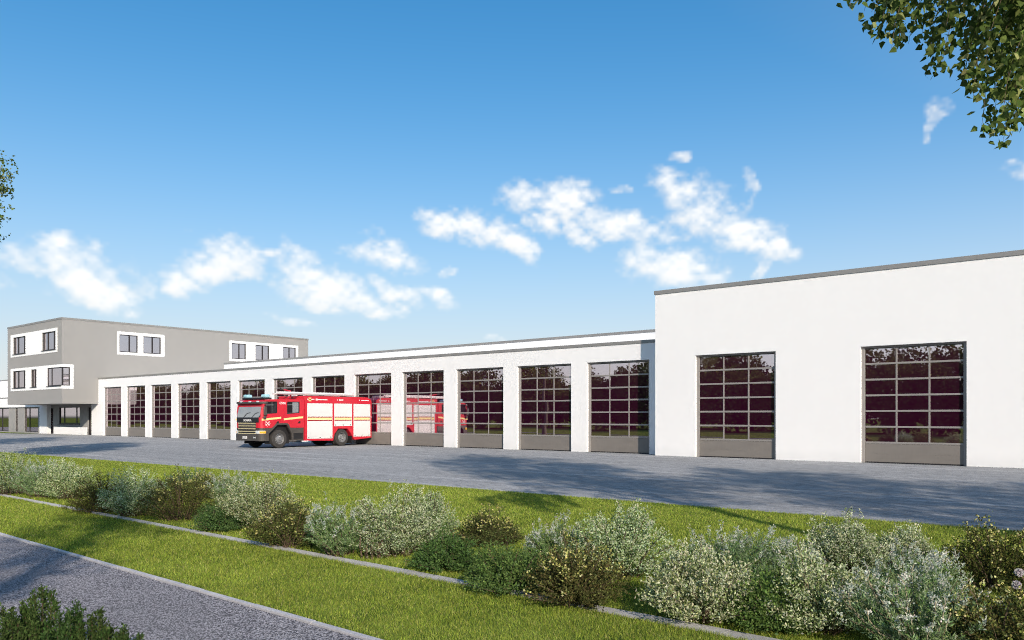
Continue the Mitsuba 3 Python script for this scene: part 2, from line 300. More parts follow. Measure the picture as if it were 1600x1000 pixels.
FW = [(-93.8, -90.45, 8.28, 10.03, (-92.75, -91.1)), (-86.2, -82.95, 8.28, 10.03, (-85.1, -83.6)), (-93.87, -90.48, 4.78, 6.54, (-92.7, -91.1)), (-89.0, -87.6, 4.78, 6.54, (-88.3,))]
SW = [(36.83, 38.66, 8.28, 10.02, (37.85,)), (39.23, 41.06, 8.28, 10.02, (40.2,)), (49.16, 50.92, 8.28, 10.02, (50.1,)), (52.14, 53.92, 8.28, 10.02, (53.1,)), (55.81, 57.58, 8.28, 10.02, (56.7,))]
CA0, CS1, CZ0, CZ1 = -84.9, 32.19, 4.78, 6.53                     # the corner window
front = sbox(-95.41, ZB, X0 - .30, ZT).difference(shapely.union_all([sbox(a, c, b, d) for a, b, c, d, _ in FW] + [sbox(CA0, CZ0, 0, CZ1)]))
side = sbox(YC, ZB, 59.36, ZT).difference(shapely.union_all([sbox(a, c, b, d) for a, b, c, d, _ in SW] + [sbox(0, CZ0, CS1, CZ1)]))
put('office_building__front_wall', wall_xz(front, YC, .30), 'grey_render')
put('office_building__side_wall', wall_yz(side, X0, .30), 'grey_render')
put('office_building__core', cat(bx(-95.405, X0 - .31, YC + .31, 59.35, ZB + .01, ZT - .02)), 'grey_render')
put('office_building__coping', cat(bx(-95.45, X0 + .04, YC - .04, YC + .35, ZT + .003, 11.23), bx(X0 - .35, X0 + .04, YC + .35, 59.4, ZT + .003, 11.23), bx(-95.45, -95.05, YC + .35, 59.4, ZT + .003, 11.23)), 'coping_metal')
band = lambda a, b, c, d, hs: extr(sbox(a, c, b, d).difference(shapely.union_all([sbox(*h) for h in hs])), .035)
e_ = .004
put('office_building__white_band', FRONT(band(-94.48, -82.58, 8.0, 10.32, [(a - e_, c - e_, b + e_, d + e_) for a, b, c, d, _ in FW[:2]])), 'white_render')
lowband = cat(FRONT(band(-94.48, X0 + .035, 4.48, 6.80, [(a - e_, c - e_, b + e_, d + e_) for a, b, c, d, _ in FW[2:]] + [(CA0 - e_, CZ0 - e_, 0, CZ1 + e_)])), SIDE(band(YC, 32.51, 4.48, 6.80, [(0, CZ0 - e_, CS1 + e_, CZ1 + e_)])))
put('office_building__white_band', lowband, 'white_render')
put('office_building__white_band', SIDE(band(36.6, 41.45, 8.02, 10.31, [(a - e_, c - e_, b + e_, d + e_) for a, b, c, d, _ in SW[:2]])), 'white_render')
put('office_building__white_band', SIDE(band(48.88, 57.9, 8.02, 10.28, [(a - e_, c - e_, b + e_, d + e_) for a, b, c, d, _ in SW[2:]])), 'white_render')
for a, b, c, d, m in FW: window('office_building', FRONT, a, b, c, d, m)
for a, b, c, d, m in SW: window('office_building', SIDE, a, b, c, d, m, sill=False, depth=-.06)
k = 'office_building__corner_window'; labels[k] = {'label': 'window wrapping round the building corner'}
fr = extr(sbox(CA0, CZ0, X0 - .03, CZ1).difference(sbox(CA0 + .08, CZ0 + .08, X0 - .10, CZ1 - .08)), .08); fr.apply_translation([0, 0, -.09]); put(k + '__frame', FRONT(fr), 'window_frame')
fr = extr(sbox(YC + .10, CZ0, CS1, CZ1).difference(sbox(YC + .13, CZ0 + .08, CS1 - .08, CZ1 - .08)), .07); fr.apply_translation([0, 0, -.085]); put(k + '__frame', SIDE(fr), 'window_frame')
put(k + '__mullion', FRONT(bx(-83.98, -83.9, CZ0 + .08, CZ1 - .08, -.08, -.005)), 'window_frame')
put(k + '__pane', FRONT(bx(CA0 + .08, -83.99, CZ0 + .08, CZ1 - .08, -.06, -.05)), 'window_glass'); put(k + '__pane', FRONT(bx(-83.89, X0 - .10, CZ0 + .08, CZ1 - .08, -.06, -.05)), 'window_glass')
put(k + '__pane', SIDE(bx(YC + .13, CS1 - .08, CZ0 + .08, CZ1 - .08, -.06, -.05)), 'window_glass')
for z in (5.36, 5.85): put(k + '__bar', SIDE(bx(YC + .14, CS1 - .09, z - .03, z + .03, -.049, -.02)), 'window_frame')
put(k + '__sill', FRONT(bx(CA0 - .1, X0 - .01, CZ0 - .05, CZ0 - .004, -.05, .13)), 'window_frame')
# ground floor set back under the overhang
GY = 35.2
G = lambda m: axes(m, (1, 0, 0), (0, 0, 1), (0, -1, 0), (0, GY, 0))
GD = [(-94.6, -93.45, 0, 2.72), (-84.75, -83.72, 0, 2.78)]; GWd = (-91.9, -86.75, 1.05, 2.83)
gw = sbox(-97.2, 0, -83.05, 3.06).difference(shapely.union_all([sbox(a, -1, b, d) for a, b, c, d in GD] + [sbox(GWd[0], GWd[2], GWd[1], GWd[3])]))
put('office_building__ground_floor_wall', wall_xz(gw, GY, .3), 'grey_render')
put('office_building__ground_floor_core', bx(-97, -83.06, GY + .305, 50, 0, 3.05), 'grey_render')
window('office_building', G, *GWd, (-90.72, -87.7), depth=-.08)
for a, b, c, d in GD:
    k = numbered('office_building__door'); labels[k] = {}
    fr = extr(sbox(a, .01, b, d).difference(sbox(a + .1, .12, b - .1, d - .1)), .09); fr.apply_translation([0, 0, -.16])
    put(k + '__frame', G(fr), 'window_frame'); put(k + '__pane', G(bx(a + .1, b - .1, .12, d - .1, -.14, -.12)), 'window_glass')
    put(k + '__handle', G(bx(b - .17, b - .13, .9, 1.35, -.07, -.03)), 'chrome')
put('office_building__white_pier', bx(-96.1, -94.0, YL, YL + .395, 0, 3.06), 'white_render')
put('office_building__planter_wall', cat(bx(-92.25, -84.4, YL, YL + .18, 0, .76)), 'white_render')
tag('annex_wing', 'low white annex with grey ground floor at the left edge', 'annex building')
put('annex_wing__white_band', cat(bx(-160, -96.0, YL, YL + .5, 2.9, 3.93), bx(-96.0, -95.43, YL, YL + .5, 3.07, 3.93)), 'white_render')
put('annex_wing__coping', bx(-160, -95.43, YL - .03, YL + .6, 3.934, 4.08), 'coping_metal')
AW = [(-109.4, -105.7, .12, 2.82, (-108.0,)), (-103.55, -102.9, .12, 2.82, ()), (-100.85, -97.0, .12, 2.82, (-99.6,))]
A = lambda m: axes(m, (1, 0, 0), (0, 0, 1), (0, -1, 0), (0, YL + .18, 0))
aw = sbox(-160, 0, -96.11, 2.898).difference(shapely.union_all([sbox(a, c, b, d) for a, b, c, d, _ in AW]))
put('annex_wing__ground_floor_wall', wall_xz(aw, YL + .18, .3), 'grey_render')
put('annex_wing__body', bx(-160, -97.2, YL + .505, 58, 0, 3.9), 'white_render')
for a, b, c, d, m in AW: window('annex_wing', A, a, b, c, d, m, sill=False, depth=-.1)
put('annex_wing__upper_storey', bx(-150, -96, 42, 58, 3.8, 6.86), 'white_render')
put('annex_wing__upper_coping', bx(-150.04, -95.96, 41.96, 58.04, 6.864, 7.02), 'coping_metal')

# ------------------------------------------------------------------ the fire engine (local: x to its left flank, y rearwards, z up; front axle at y = 0)
TR = trimesh.transformations.rotation_matrix(.048, [0, 0, 1]); TR[:3, 3] = (-41.877, 27.545, 0)
tag('fire_engine', 'red crew cab fire engine with white roller shutters and yellow stripes', 'fire engine')
def tput(name, mesh, bsdf, smooth=False, label=None):
    m = mesh.copy(); m.apply_transform(TR)
    key = put('fire_engine__' + name, m, bsdf, smooth)
    if label: labels[key] = {'label': label}
    return key
def flank(poly, x, depth, s=1):        # polygon in (y, z); outer face at x on the left flank (s=1) or mirrored on the right one
    m = axes(extr(poly, depth), (0, 1, 0), (0, 0, 1), (1, 0, 0), (x - depth, 0, 0))
    if s < 0: m.apply_scale([-1, 1, 1]); m.invert()
    return m
def face(poly, y, depth):              # polygon in (x, z) on the front, outer face at y
    return axes(extr(poly, depth), (1, 0, 0), (0, 0, 1), (0, -1, 0), (0, y + depth, 0))
def mirror(m): n = m.copy(); n.apply_scale([-1, 1, 1]); n.invert(); return n
def solid(poly_yz, x0, x1): return axes(extr(poly_yz, x1 - x0), (0, 1, 0), (0, 0, 1), (1, 0, 0), (x0, 0, 0))
def plan(poly_xy, z0, z1): m = extr(poly_xy, z1 - z0); m.apply_translation([0, 0, z0]); return m
def man(m):
    import manifold3d as m3
    m = trimesh.Trimesh(m.vertices, m.faces); m.merge_vertices(digits_vertex=6)
    return m3.Manifold(m3.Mesh(np.asarray(m.vertices, np.float32), np.asarray(m.faces, np.uint32)))
def unman(m):
    a = m.to_mesh(); return trimesh.Trimesh(a.vert_properties[:, :3], a.tri_verts, process=False)
def diff(a, *bs):
    r = man(a)
    for b in bs: r = r - man(b)
    return unman(r)
def inter(a, b): return unman(man(a) ^ man(b))
def quadp(*p): return Polygon(p)

arch = quadp((-.80, .30), (-.74, .82), (-.18, 1.30), (.47, 1.30), (.76, .82), (.80, .30)).buffer(.06)
outline = sbox(-1.25, -1.32, 1.25, 1.74).buffer(-.30).buffer(.30, quad_segs=6).union(sbox(-1.25, 0, 1.25, 1.74))
prof = quadp((-1.33, 1.18), (-1.33, 1.72), (-1.13, 2.62), (-1.02, 2.76), (-.80, 2.83), (.2, 2.87), (1.74, 2.88), (1.74, 1.18))
cab = inter(solid(prof.buffer(-.05).buffer(.05), -1.3, 1.3), plan(outline, 1, 3))
WIN = [quadp((-1.06, 1.99), (-.97, 2.70), (-.22, 2.71), (-.22, 2.06), (-.70, 2.02)).buffer(-.03).buffer(.03), quadp((.52, 2.0), (.52, 2.70), (1.39, 2.71), (1.39, 2.08)).buffer(-.03).buffer(.03)]
cuts = [flank(w, 1.35, .16, s) for w in WIN for s in (1, -1)] + [solid(arch, -1.4, 1.4)]
# windscreen opening: along the sloping front
ws = quadp((-1.14, 1.80), (-1.10, 2.53), (1.10, 2.53), (1.14, 1.80)).buffer(-.05).buffer(.05)
cuts.append(axes(extr(ws, .30), (1, 0, 0), (0, .2145, .9767), (0, -.9767, .2145), (0, -1.325 + .245 - .30 * -.9767 * 0, 0 - 0)) if False else face(ws, -1.5, .36))
tput('cab', diff(cab, *cuts), 'red_paint', 25)
tput('windscreen', inter(solid(quadp((-1.30, 1.77), (-1.105, 2.55), (-1.07, 2.55), (-1.26, 1.77)), -1.2, 1.2), plan(outline.buffer(-.02), 1, 3)), 'truck_glass')
tput('windscreen_surround', inter(solid(quadp((-1.345, 1.50), (-1.345, 1.74), (-1.325, 1.80), (-1.29, 1.80), (-1.29, 1.50)), -1.05, 1.05), plan(outline.buffer(.02), 1, 3)), 'black_plastic')
for sx in (-1, 1): tput('cab_pillar', cat(trimesh.convex.convex_hull(np.array([(sx * a, b, c) for a, b, c in ((1.10, -1.28, 1.77), (1.19, -1.20, 1.77), (1.10, -1.12, 2.55), (1.17, -1.06, 2.55), (1.10, -1.24, 1.77), (1.10, -1.06, 2.55))]))), 'black_plastic')
for mx in (-.42, .38): tput('wiper', tubes([([(mx, -1.30, 1.79), (mx + .25, -1.265, 2.02), (mx + .55, -1.255, 2.08)], .012)], 4), 'black_plastic')
for i, w in enumerate(WIN):
    for s in (1, -1): tput('side_window', flank(w.buffer(.01), 1.225, .02, s), 'truck_glass')
    tput('window_seal', flank(w.buffer(.015).difference(w.buffer(-.022)), 1.258, .03), 'black_plastic')
# head rests and seats just inside the cab behind the glass are too dark to see; the driver's seat shows in the front side window
tput('seat', cat(flank(quadp((-.52, 1.98), (-.50, 2.25), (-.42, 2.34), (-.43, 2.5), (-.38, 2.6), (-.27, 2.6), (-.25, 2.4), (-.25, 2.08)).buffer(.01), 1.232, .006)), 'seat_cloth')
# doors: slabs proud of the cab side with their gaps
d1 = quadp((-1.17, 1.36), (-1.0, 2.76), (.10, 2.78), (.10, 1.36)).difference(arch.buffer(.13)).difference(WIN[0].buffer(.03))
d2 = quadp((.24, 1.21), (.24, 2.79), (1.69, 2.80), (1.69, 1.21)).difference(arch.buffer(.13)).difference(WIN[1].buffer(.03))
for s in (1, -1):
    for d in (d1, d2): tput('door', flank(d.buffer(-.012), 1.262, .02, s), 'red_paint')
    for hy in (-.24, 1.30): tput('door_handle', cat(flank(quadp((hy - .02, 1.44), (hy + .03, 1.56), (hy + .15, 1.57), (hy + .15, 1.44)), 1.272, .02, s), flank(sbox(hy + .03, 1.49, hy + .12, 1.525), 1.288, .02, s)), 'black_plastic')
    for a, b, c, d in ((-1.25, .07, 1.66, 1.77), (.27, 1.66, 1.68, 1.80)):
        tput('yellow_stripe', flank(quadp((a, c - .05), (a, c + .06), (b, d + .06), (b, d - .05)), 1.2665, .012, s), 'yellow_tape')
# lower cab, mud guards, steps, bumper
low = diff(inter(solid(quadp((-1.30, .48), (-1.30, 1.175), (1.72, 1.175), (1.72, .43), (.8, .43)), -1.235, 1.235), plan(outline, .2, 3)), solid(arch, -1.4, 1.4))
for s in (1, -1): tput('wheel_well', flank(arch.buffer(-.005), 1.0, .02, s), 'black_plastic')
tput('wheel_well', solid(arch.difference(arch.buffer(-.03)).intersection(sbox(-2, .5, 2, 2)), -1.20, 1.20), 'black_plastic')
tput('lower_cab', low, 'grey_plastic', 25)
for s in (1, -1):
    tput('mud_guard', flank(arch.buffer(.10).difference(arch).intersection(sbox(-1.2, .45, 1.2, 2)), 1.285, .30, s), 'grey_plastic', 25)
    for z in (.50, .82): tput('step', flank(sbox(.98, z, 1.66, z + .045), 1.262, .06, s), 'black_plastic')
    tput('step_recess', flank(sbox(.98, .55, 1.66, .81), 1.238, .02, s), 'black_plastic')
bump_o = outline.intersection(sbox(-2, -2, 2, -.80)).buffer(.045, join_style=1).intersection(sbox(-2, -2, 2, -.80))
tput('front_bumper', plan(bump_o, .44, .84), 'grey_plastic', 25)
tput('number_plate', cat(bx(-.40, .02, -1.392, -1.36, .56, .70)), 'white_paint')
tput('plate_marks', cat(*[bx(-.37 + i * .066, -.335 + i * .066, -1.396, -1.391, .585, .675) for i in range(6) if i != 3]), 'grey_plastic')
tput('fog_lamp', bx(.62, .90, -1.376, -1.35, .57, .70), 'black_plastic')
for x in (.69, .82): tput('fog_lamp', trimesh.creation.cylinder(.045, .02, transform=trimesh.transformations.translation_matrix([x, -1.383, .635]) @ trimesh.transformations.rotation_matrix(math.pi / 2, [1, 0, 0])), 'lamp_glass', 30)
for sx in (1, -1):
    ring = outline.buffer(.018).intersection(sbox(.62, -2, 2, -1.02) if sx > 0 else sbox(-2, -2, -.62, -1.02))
    tput('headlight', plan(ring, .86, 1.03), 'lamp_glass', 25)
    amb = outline.buffer(.03).intersection(sbox(1.12, -2, 2, -.98) if sx > 0 else sbox(-2, -2, -1.12, -.98))
    tput('indicator', plan(amb, .875, 1.0), 'amber_lens', 25)
# grille: dark recess with cream strips, lettering on the black panel above
tput('grille', bx(-.86, .80, -1.348, -1.31, .86, 1.51), 'black_plastic')
for z in (1.455, 1.30, 1.14, .985, .865): tput('grille_strip', cbx(-.87, .81, -1.372, -1.345, z - .022, z + .022, .008), 'cream_metal')
for z in (1.38, 1.22, 1.06): tput('grille_slat', cbx(-.85, .79, -1.36, -1.34, z - .03, z + .03, .01), 'grey_plastic')
tx = axes(meshkit.text_mesh('SCANIA', .115, .006, bold=True), (1.25, 0, 0), (0, 0, 1), (0, -1, 0), (-.36, -1.351, 1.575)); tput('lettering', tx, 'white_paint')
# sun visor, marker lamps, light bar with blue lamps, mirror
vis = outline.buffer(.10).intersection(sbox(-2, -2, 2, -1.02))
tput('sun_visor', plan(shapely.affinity.translate(vis, 0, .10), 2.59, 2.70), 'grey_plastic', 25)
for x in (-.62, .22, .95): tput('marker_lamp', cbx(x - .10, x + .10, -1.36, -1.26, 2.66, 2.74, .02), 'lamp_glass')
tput('light_bar', cbx(-1.10, 1.12, -.95, -.45, 2.85, 2.94, .03), 'black_plastic')
for x in (-.86, .84): tput('blue_lamp', cat(cbx(x - .22, x + .22, -.88, -.52, 2.935, 3.13, .05)), 'blue_lens', 40)
tput('mirror', cbx(1.34, 1.42, -1.22, -.98, 1.92, 2.42, .035), 'grey_plastic', 40)
tput('mirror', cbx(1.30, 1.37, -1.20, -1.0, 1.70, 1.88, .03), 'grey_plastic', 40)
tput('mirror_arm', tubes([([(1.20, -1.10, 2.52), (1.36, -1.12, 2.52), (1.38, -1.12, 2.38)], .016), ([(1.22, -1.15, 1.78), (1.34, -1.12, 1.72)], .016)], 6), 'black_plastic')
# writing and emblem on the cab side
tx = axes(meshkit.text_mesh('C506', .125, .004, bold=True), (0, 1, 0), (0, 0, 1), (1, 0, 0), (-.04, 1.264, 2.565)); tput('lettering', axes(tx, (1, 0, 0), (0, 1, 0), (0, 0, 1), (1.2635 - tx.bounds[0][0], -.04 - tx.bounds[0][1], 2.565 - tx.bounds[0][2])), 'white_paint')
ey, ez = -.86, 1.45
parts = []
for a in (40, 140):
    q = shapely.affinity.rotate(sbox(-.17, -.016, .17, .016), a, origin=(0, 0)); parts.append(q)
for a in range(0, 360, 30): parts.append(shapely.affinity.translate(sbox(-.022, -.012, .022, .012), .16 * math.cos(math.radians(a)), .16 * math.sin(math.radians(a))))
tput('emblem', flank(shapely.affinity.translate(shapely.union_all(parts), ey, ez), 1.2665, .006), 'white_paint')
# body with recessed shutters
bp = quadp((1.80, .40), (1.80, 3.08), (6.82, 3.08), (7.16, 2.92), (7.20, 2.80), (7.20, .48), (5.75, .37), (5.46, .76), (5.16, 1.10), (4.40, 1.10), (4.10, .78), (3.98, .36)).buffer(.01)
SH = [(1.97, 3.95, .49, 2.66), (4.06, 5.55, 1.24, 2.66), (5.66, 7.12, .56, 2.66)]
body = solid(bp, -1.25, 1.25)
tput('body', diff(body, *[flank(sbox(a, c, b, d), 1.3, .075, s) for a, b, c, d in SH for s in (1, -1)], solid(sbox(1.7, .2, 7.1, 1.12), -.78, .78)), 'red_paint')
for a, b, c, d in SH:
    n = int((d - c) / .062); zz = np.linspace(c, d, n + 1)
    pr = []
    for z0, z1 in zip(zz[:-1], zz[1:]): pr += [(1.2345, z0 + .004), (1.238, z0 + .014), (1.238, z1 - .014), (1.2345, z1 - .004)]
    poly = Polygon(pr + [(1.215, d), (1.215, c)])
    slats = axes(extr(poly, b - a - .01), (1, 0, 0), (0, 0, 1), (0, -1, 0), (0, b - .005, 0))
    for s in (1, -1):
        g = slats if s > 0 else mirror(slats)
        tput('roller_shutter', g, 'shutter_white')
        tput('red_stripe', flank(sbox(a + .04, 1.775, b - .04, 1.835), 1.2425, .006, s), 'dark_red_tape'); tput('red_stripe', flank(sbox(a + .04, 1.575, b - .04, 1.635), 1.2425, .006, s), 'dark_red_tape')
        tput('yellow_stripe', flank(sbox(a + .05, 1.643, b - .05, 1.767), 1.2435, .006, s), 'yellow_tape')
        tput('shutter_bar', flank(sbox(a + .01, c + .005, b - .01, c + .06), 1.247, .015, s), 'shutter_white')
    for y in (a + .13, (a + b) / 2, b - .14): tput('shutter_latch', flank(sbox(y - .035, c + .045, y + .035, c + .10), 1.256, .02), 'grey_plastic')
for a, b, h in ((1.98, 2.06, .07), (2.30, 2.50, .06), (2.62, 2.78, .11), (2.80, 3.52, .06), (4.30, 4.37, .07), (4.46, 4.56, .10), (4.58, 4.80, .07), (6.12, 6.20, .07), (6.32, 6.98, .06)):
    strokes = [sbox(y, 2.885 - h / 2, min(y + .07, b), 2.885 + h / 2) for y in np.arange(a, b, .085)]
    tput('lettering', flank(shapely.union_all(strokes), 1.2545, .006), 'white_paint')
star = Polygon([(2.18 + r * math.cos(t), 2.885 + r * math.sin(t)) for t, r in ((k * math.pi / 8, .155 if k % 2 == 0 else .085) for k in range(16))])
tput('emblem', flank(star, 1.257, .01), 'yellow_tape'); tput('emblem', flank(shapely.Point(2.18, 2.885).buffer(.065, quad_segs=4), 1.261, .01), 'dark_red_tape')
tput('side_strip', cbx(1.19, 1.27, 1.60, 2.05, .33, .39, .01), 'white_paint')
# roof: ladder, monitor, rear hand rail
for lx in (.45, .80): tput('ladder_rail', cbx(lx - .03, lx + .03, .05, 6.1, 3.16, 3.25, .015), 'aluminium')
for y in np.arange(.3, 6.0, .33): tput('ladder_rung', bx(.48, .77, y - .016, y + .016, 3.19, 3.222), 'aluminium')
for lx in (.50, .75): tput('ladder_rail', cbx(lx - .025, lx + .025, .3, 6.0, 3.255, 3.33, .012), 'white_paint')
for y in (1.95, 3.6, 5.4): tput('ladder_bracket', bx(.40, .86, y - .03, y + .03, 3.075, 3.165), 'grey_plastic')
tput('roof_edge', cat(cbx(1.14, 1.20, 1.9, 6.7, 3.07, 3.12, .01), cbx(-1.20, -1.14, 1.9, 6.7, 3.07, 3.12, .01)), 'grey_plastic')
tput('roof_deck_box', cbx(-1.0, -.2, 2.3, 5.8, 3.075, 3.26, .03), 'aluminium')
tput('monitor_mount', tubes([([(.2, 1.55, 2.88), (.2, 1.55, 3.38)], .05), ([(.2, 1.55, 3.38), (.28, .95, 3.47)], [.05, .035])], 8), 'red_paint', 40)
tput('monitor_nozzle', tubes([([(.28, .96, 3.468), (.31, .74, 3.50)], [.05, .065])], 8), 'grey_plastic', 40)
for sx in (1, -1): tput('hand_rail', tubes([([(sx * 1.12, 7.18, 3.02), (sx * 1.12, 7.33, 3.06), (sx * 1.12, 7.36, 2.95), (sx * 1.12, 7.36, 1.85), (sx * 1.12, 7.34, 1.76), (sx * 1.12, 7.19, 1.76)], .018)], 6), 'chrome', 40)
tput('rear_shutter', bx(-1.0, 1.0, 7.205, 7.215, .9, 2.6), 'aluminium')
for sx in (1, -1): tput('rear_lamp', bx(sx * 1.1 - .08, sx * 1.1 + .08, 7.2, 7.23, .65, 1.0), 'dark_red_tape')
tput('mud_flap', cat(bx(.55, 1.2, 5.55, 5.57, .14, .6), bx(-1.2, -.55, 5.55, 5.57, .14, .6)), 'black_plastic')
tput('chassis', cat(bx(-.45, -.35, -1.1, 7.0, .55, .85), bx(.35, .45, -1.1, 7.0, .55, .85), bx(-1.0, 1.0, -.09, .09, .42, .62), bx(-.9, .9, 4.65, 4.83, .42, .62), bx(-.9, .9, 1.9, 3.8, .42, 1.0)), 'black_plastic')
# wheels
def rev(pts, n=40): return trimesh.creation.revolve(np.array(pts), sections=n)
tyre_p = [(.30, -.15), (.47, -.15), (.515, -.12), (.53, -.08), (.53, .08), (.515, .12), (.47, .15), (.30, .15), (.285, .1), (.285, -.1), (.30, -.15)]
rim_front = [(0.001, .19), (.09, .19), (.10, .14), (.20, .12), (.215, .10), (.24, .04), (.285, .10), (.30, .155), (.31, .15), (.29, .05), (.0011, .0)]
rim_rear = [(0.001, .13), (.085, .13), (.095, .02), (.20, -.02), (.215, -.06), (.25, -.04), (.275, .10), (.30, .155), (.31, .15), (.285, .02), (.21, -.10), (.0011, -.1)]
AX = trimesh.transformations.rotation_matrix(math.pi / 2, [0, 1, 0])
def wheel(x, y, rear, s):
    tyre, rim = rev(tyre_p), rev((rim_rear if rear else rim_front))
    grooves = None
    nuts = cat(*[trimesh.creation.cylinder(.017, .03, sections=6, transform=trimesh.transformations.translation_matrix([.155 * math.cos(a), .155 * math.sin(a), .135 if not rear else .01])) for a in np.arange(10) * 2 * math.pi / 10])
    holes = cat(*[trimesh.creation.cylinder(.026, .012, sections=10, transform=trimesh.transformations.translation_matrix([.228 * math.cos(a), .228 * math.sin(a), .075 if not rear else -.035])) for a in np.arange(10) * 2 * math.pi / 10 + .3])
    M = trimesh.transformations.translation_matrix([x, y, .53]) @ (np.eye(4) if s > 0 else trimesh.transformations.rotation_matrix(math.pi, [0, 0, 1])) @ AX
    k = numbered('fire_engine__wheel'); labels[k] = {}
    for nm, m, b, sm in (('tyre', tyre, 'tyre_rubber', 35), ('rim', rim, 'rim_metal', 35), ('nuts', nuts, 'chrome', 30), ('vent_holes', holes, 'black_plastic', 30)):
        mm = m.copy(); mm.apply_transform(TR @ M); put(k + '__' + nm, mm, b, sm)
for s in (1, -1): wheel(s * 1.08, 0, False, s); wheel(s * 1.07, 4.74, True, s)
for s in (1, -1):
    mm = rev(tyre_p); mm.apply_transform(TR @ trimesh.transformations.translation_matrix([s * .74, 4.74, .53]) @ AX); put('fire_engine__inner_tyre', mm, 'tyre_rubber', 35)

# ------------------------------------------------------------------ foliage
def leaf_mesh(P, D, L, W, rng, col, fold=.12, shape=4, updir=.0):
    """leaves at P growing along D (n x 3), lengths L, widths W, colours col (n x 3)"""
    n = len(P); D = unit(D)
    r = rng.normal(size=(n, 3)); r[:, 2] *= .35
    S = unit(np.cross(D, r)); N = np.cross(S, D); L = np.broadcast_to(L, (n,))[:, None]; W = np.broadcast_to(W, (n,))[:, None]
    if shape == 4:
        V = np.stack([P, P + .42 * L * D + .5 * W * S + fold * W * N, P + L * D, P + .42 * L * D - .5 * W * S + fold * W * N], 1)
        F = np.array([(0, 1, 2), (0, 2, 3)])
    else:                                               # broad leaf with a drawn-out tip
        V = np.stack([P, P + .22 * L * D + .50 * W * S + fold * W * N, P + .50 * L * D + .36 * W * S + fold * .7 * W * N, P + L * D - .10 * L * N, P + .50 * L * D - .36 * W * S + fold * .7 * W * N, P + .22 * L * D - .50 * W * S + fold * W * N], 1)
        F = np.array([(0, 1, 2), (0, 2, 3), (0, 3, 4), (0, 4, 5)])
    m = V.shape[1]
    return V.reshape(-1, 3), (F[None] + (np.arange(n) * m)[:, None, None]).reshape(-1, 3), np.repeat(col, m, 0)
def joinvfc(parts):
    V, F, C, o = [], [], [], 0
    for v, f, c in parts: V.append(v); F.append(f + o); C.append(c); o += len(v)
    return np.vstack(V), np.vstack(F), np.vstack(C)
def put_leaves(key, vfc, bsdf='leaf'):
    v, f, c = vfc
    key = numbered(key)
    scene[key] = mikit.ply((v, f), bsdf, color=np.clip(c, 0.001, .95)); labels.setdefault(key, {})['kind'] = 'stuff'
    return key
def pal(rng, n, cols, w, jit=.18):
    cols = np.array(cols); c = cols[rng.choice(len(cols), n, p=np.array(w) / sum(w))]
    return c * (1 + jit * rng.normal(size=(n, 1))) * (1 + .05 * rng.normal(size=(n, 3)))

KINDS = {  # twigs, leaves per twig, leaf length, width, first leaf at t, colours, weights
    'S': dict(nt=240, lp=56, L=.029, W=.0145, t0=.18, cols=[(.58, .60, .42), (.46, .52, .31), (.22, .28, .11), (.11, .16, .05)], w=[.22, .28, .30, .20], spread=1.0, up=.35),
    'L': dict(nt=190, lp=50, L=.042, W=.0095, t0=.12, cols=[(.22, .31, .155), (.15, .235, .095), (.34, .40, .24), (.14, .235, .065)], w=[.4, .3, .15, .15], spread=.95, up=.6),
    'B': dict(nt=220, lp=54, L=.029, W=.0145, t0=.15, cols=[(.085, .098, .032), (.11, .098, .038), (.17, .20, .065), (.058, .064, .022)], w=[.35, .25, .2, .2], spread=1.05, up=.3),
    'G': dict(nt=200, lp=54, L=.027, W=.016, t0=.1, cols=[(.10, .165, .05), (.07, .12, .038), (.155, .23, .075), (.11, .17, .08)], w=[.4, .3, .2, .1], spread=1.1, up=.3),
    'E': dict(nt=17, lp=260, L=.028, W=.0115, t0=.05, cols=[(.055, .095, .028), (.038, .068, .02), (.09, .14, .045)], w=[.45, .3, .25], spread=.9, up=.5),
}
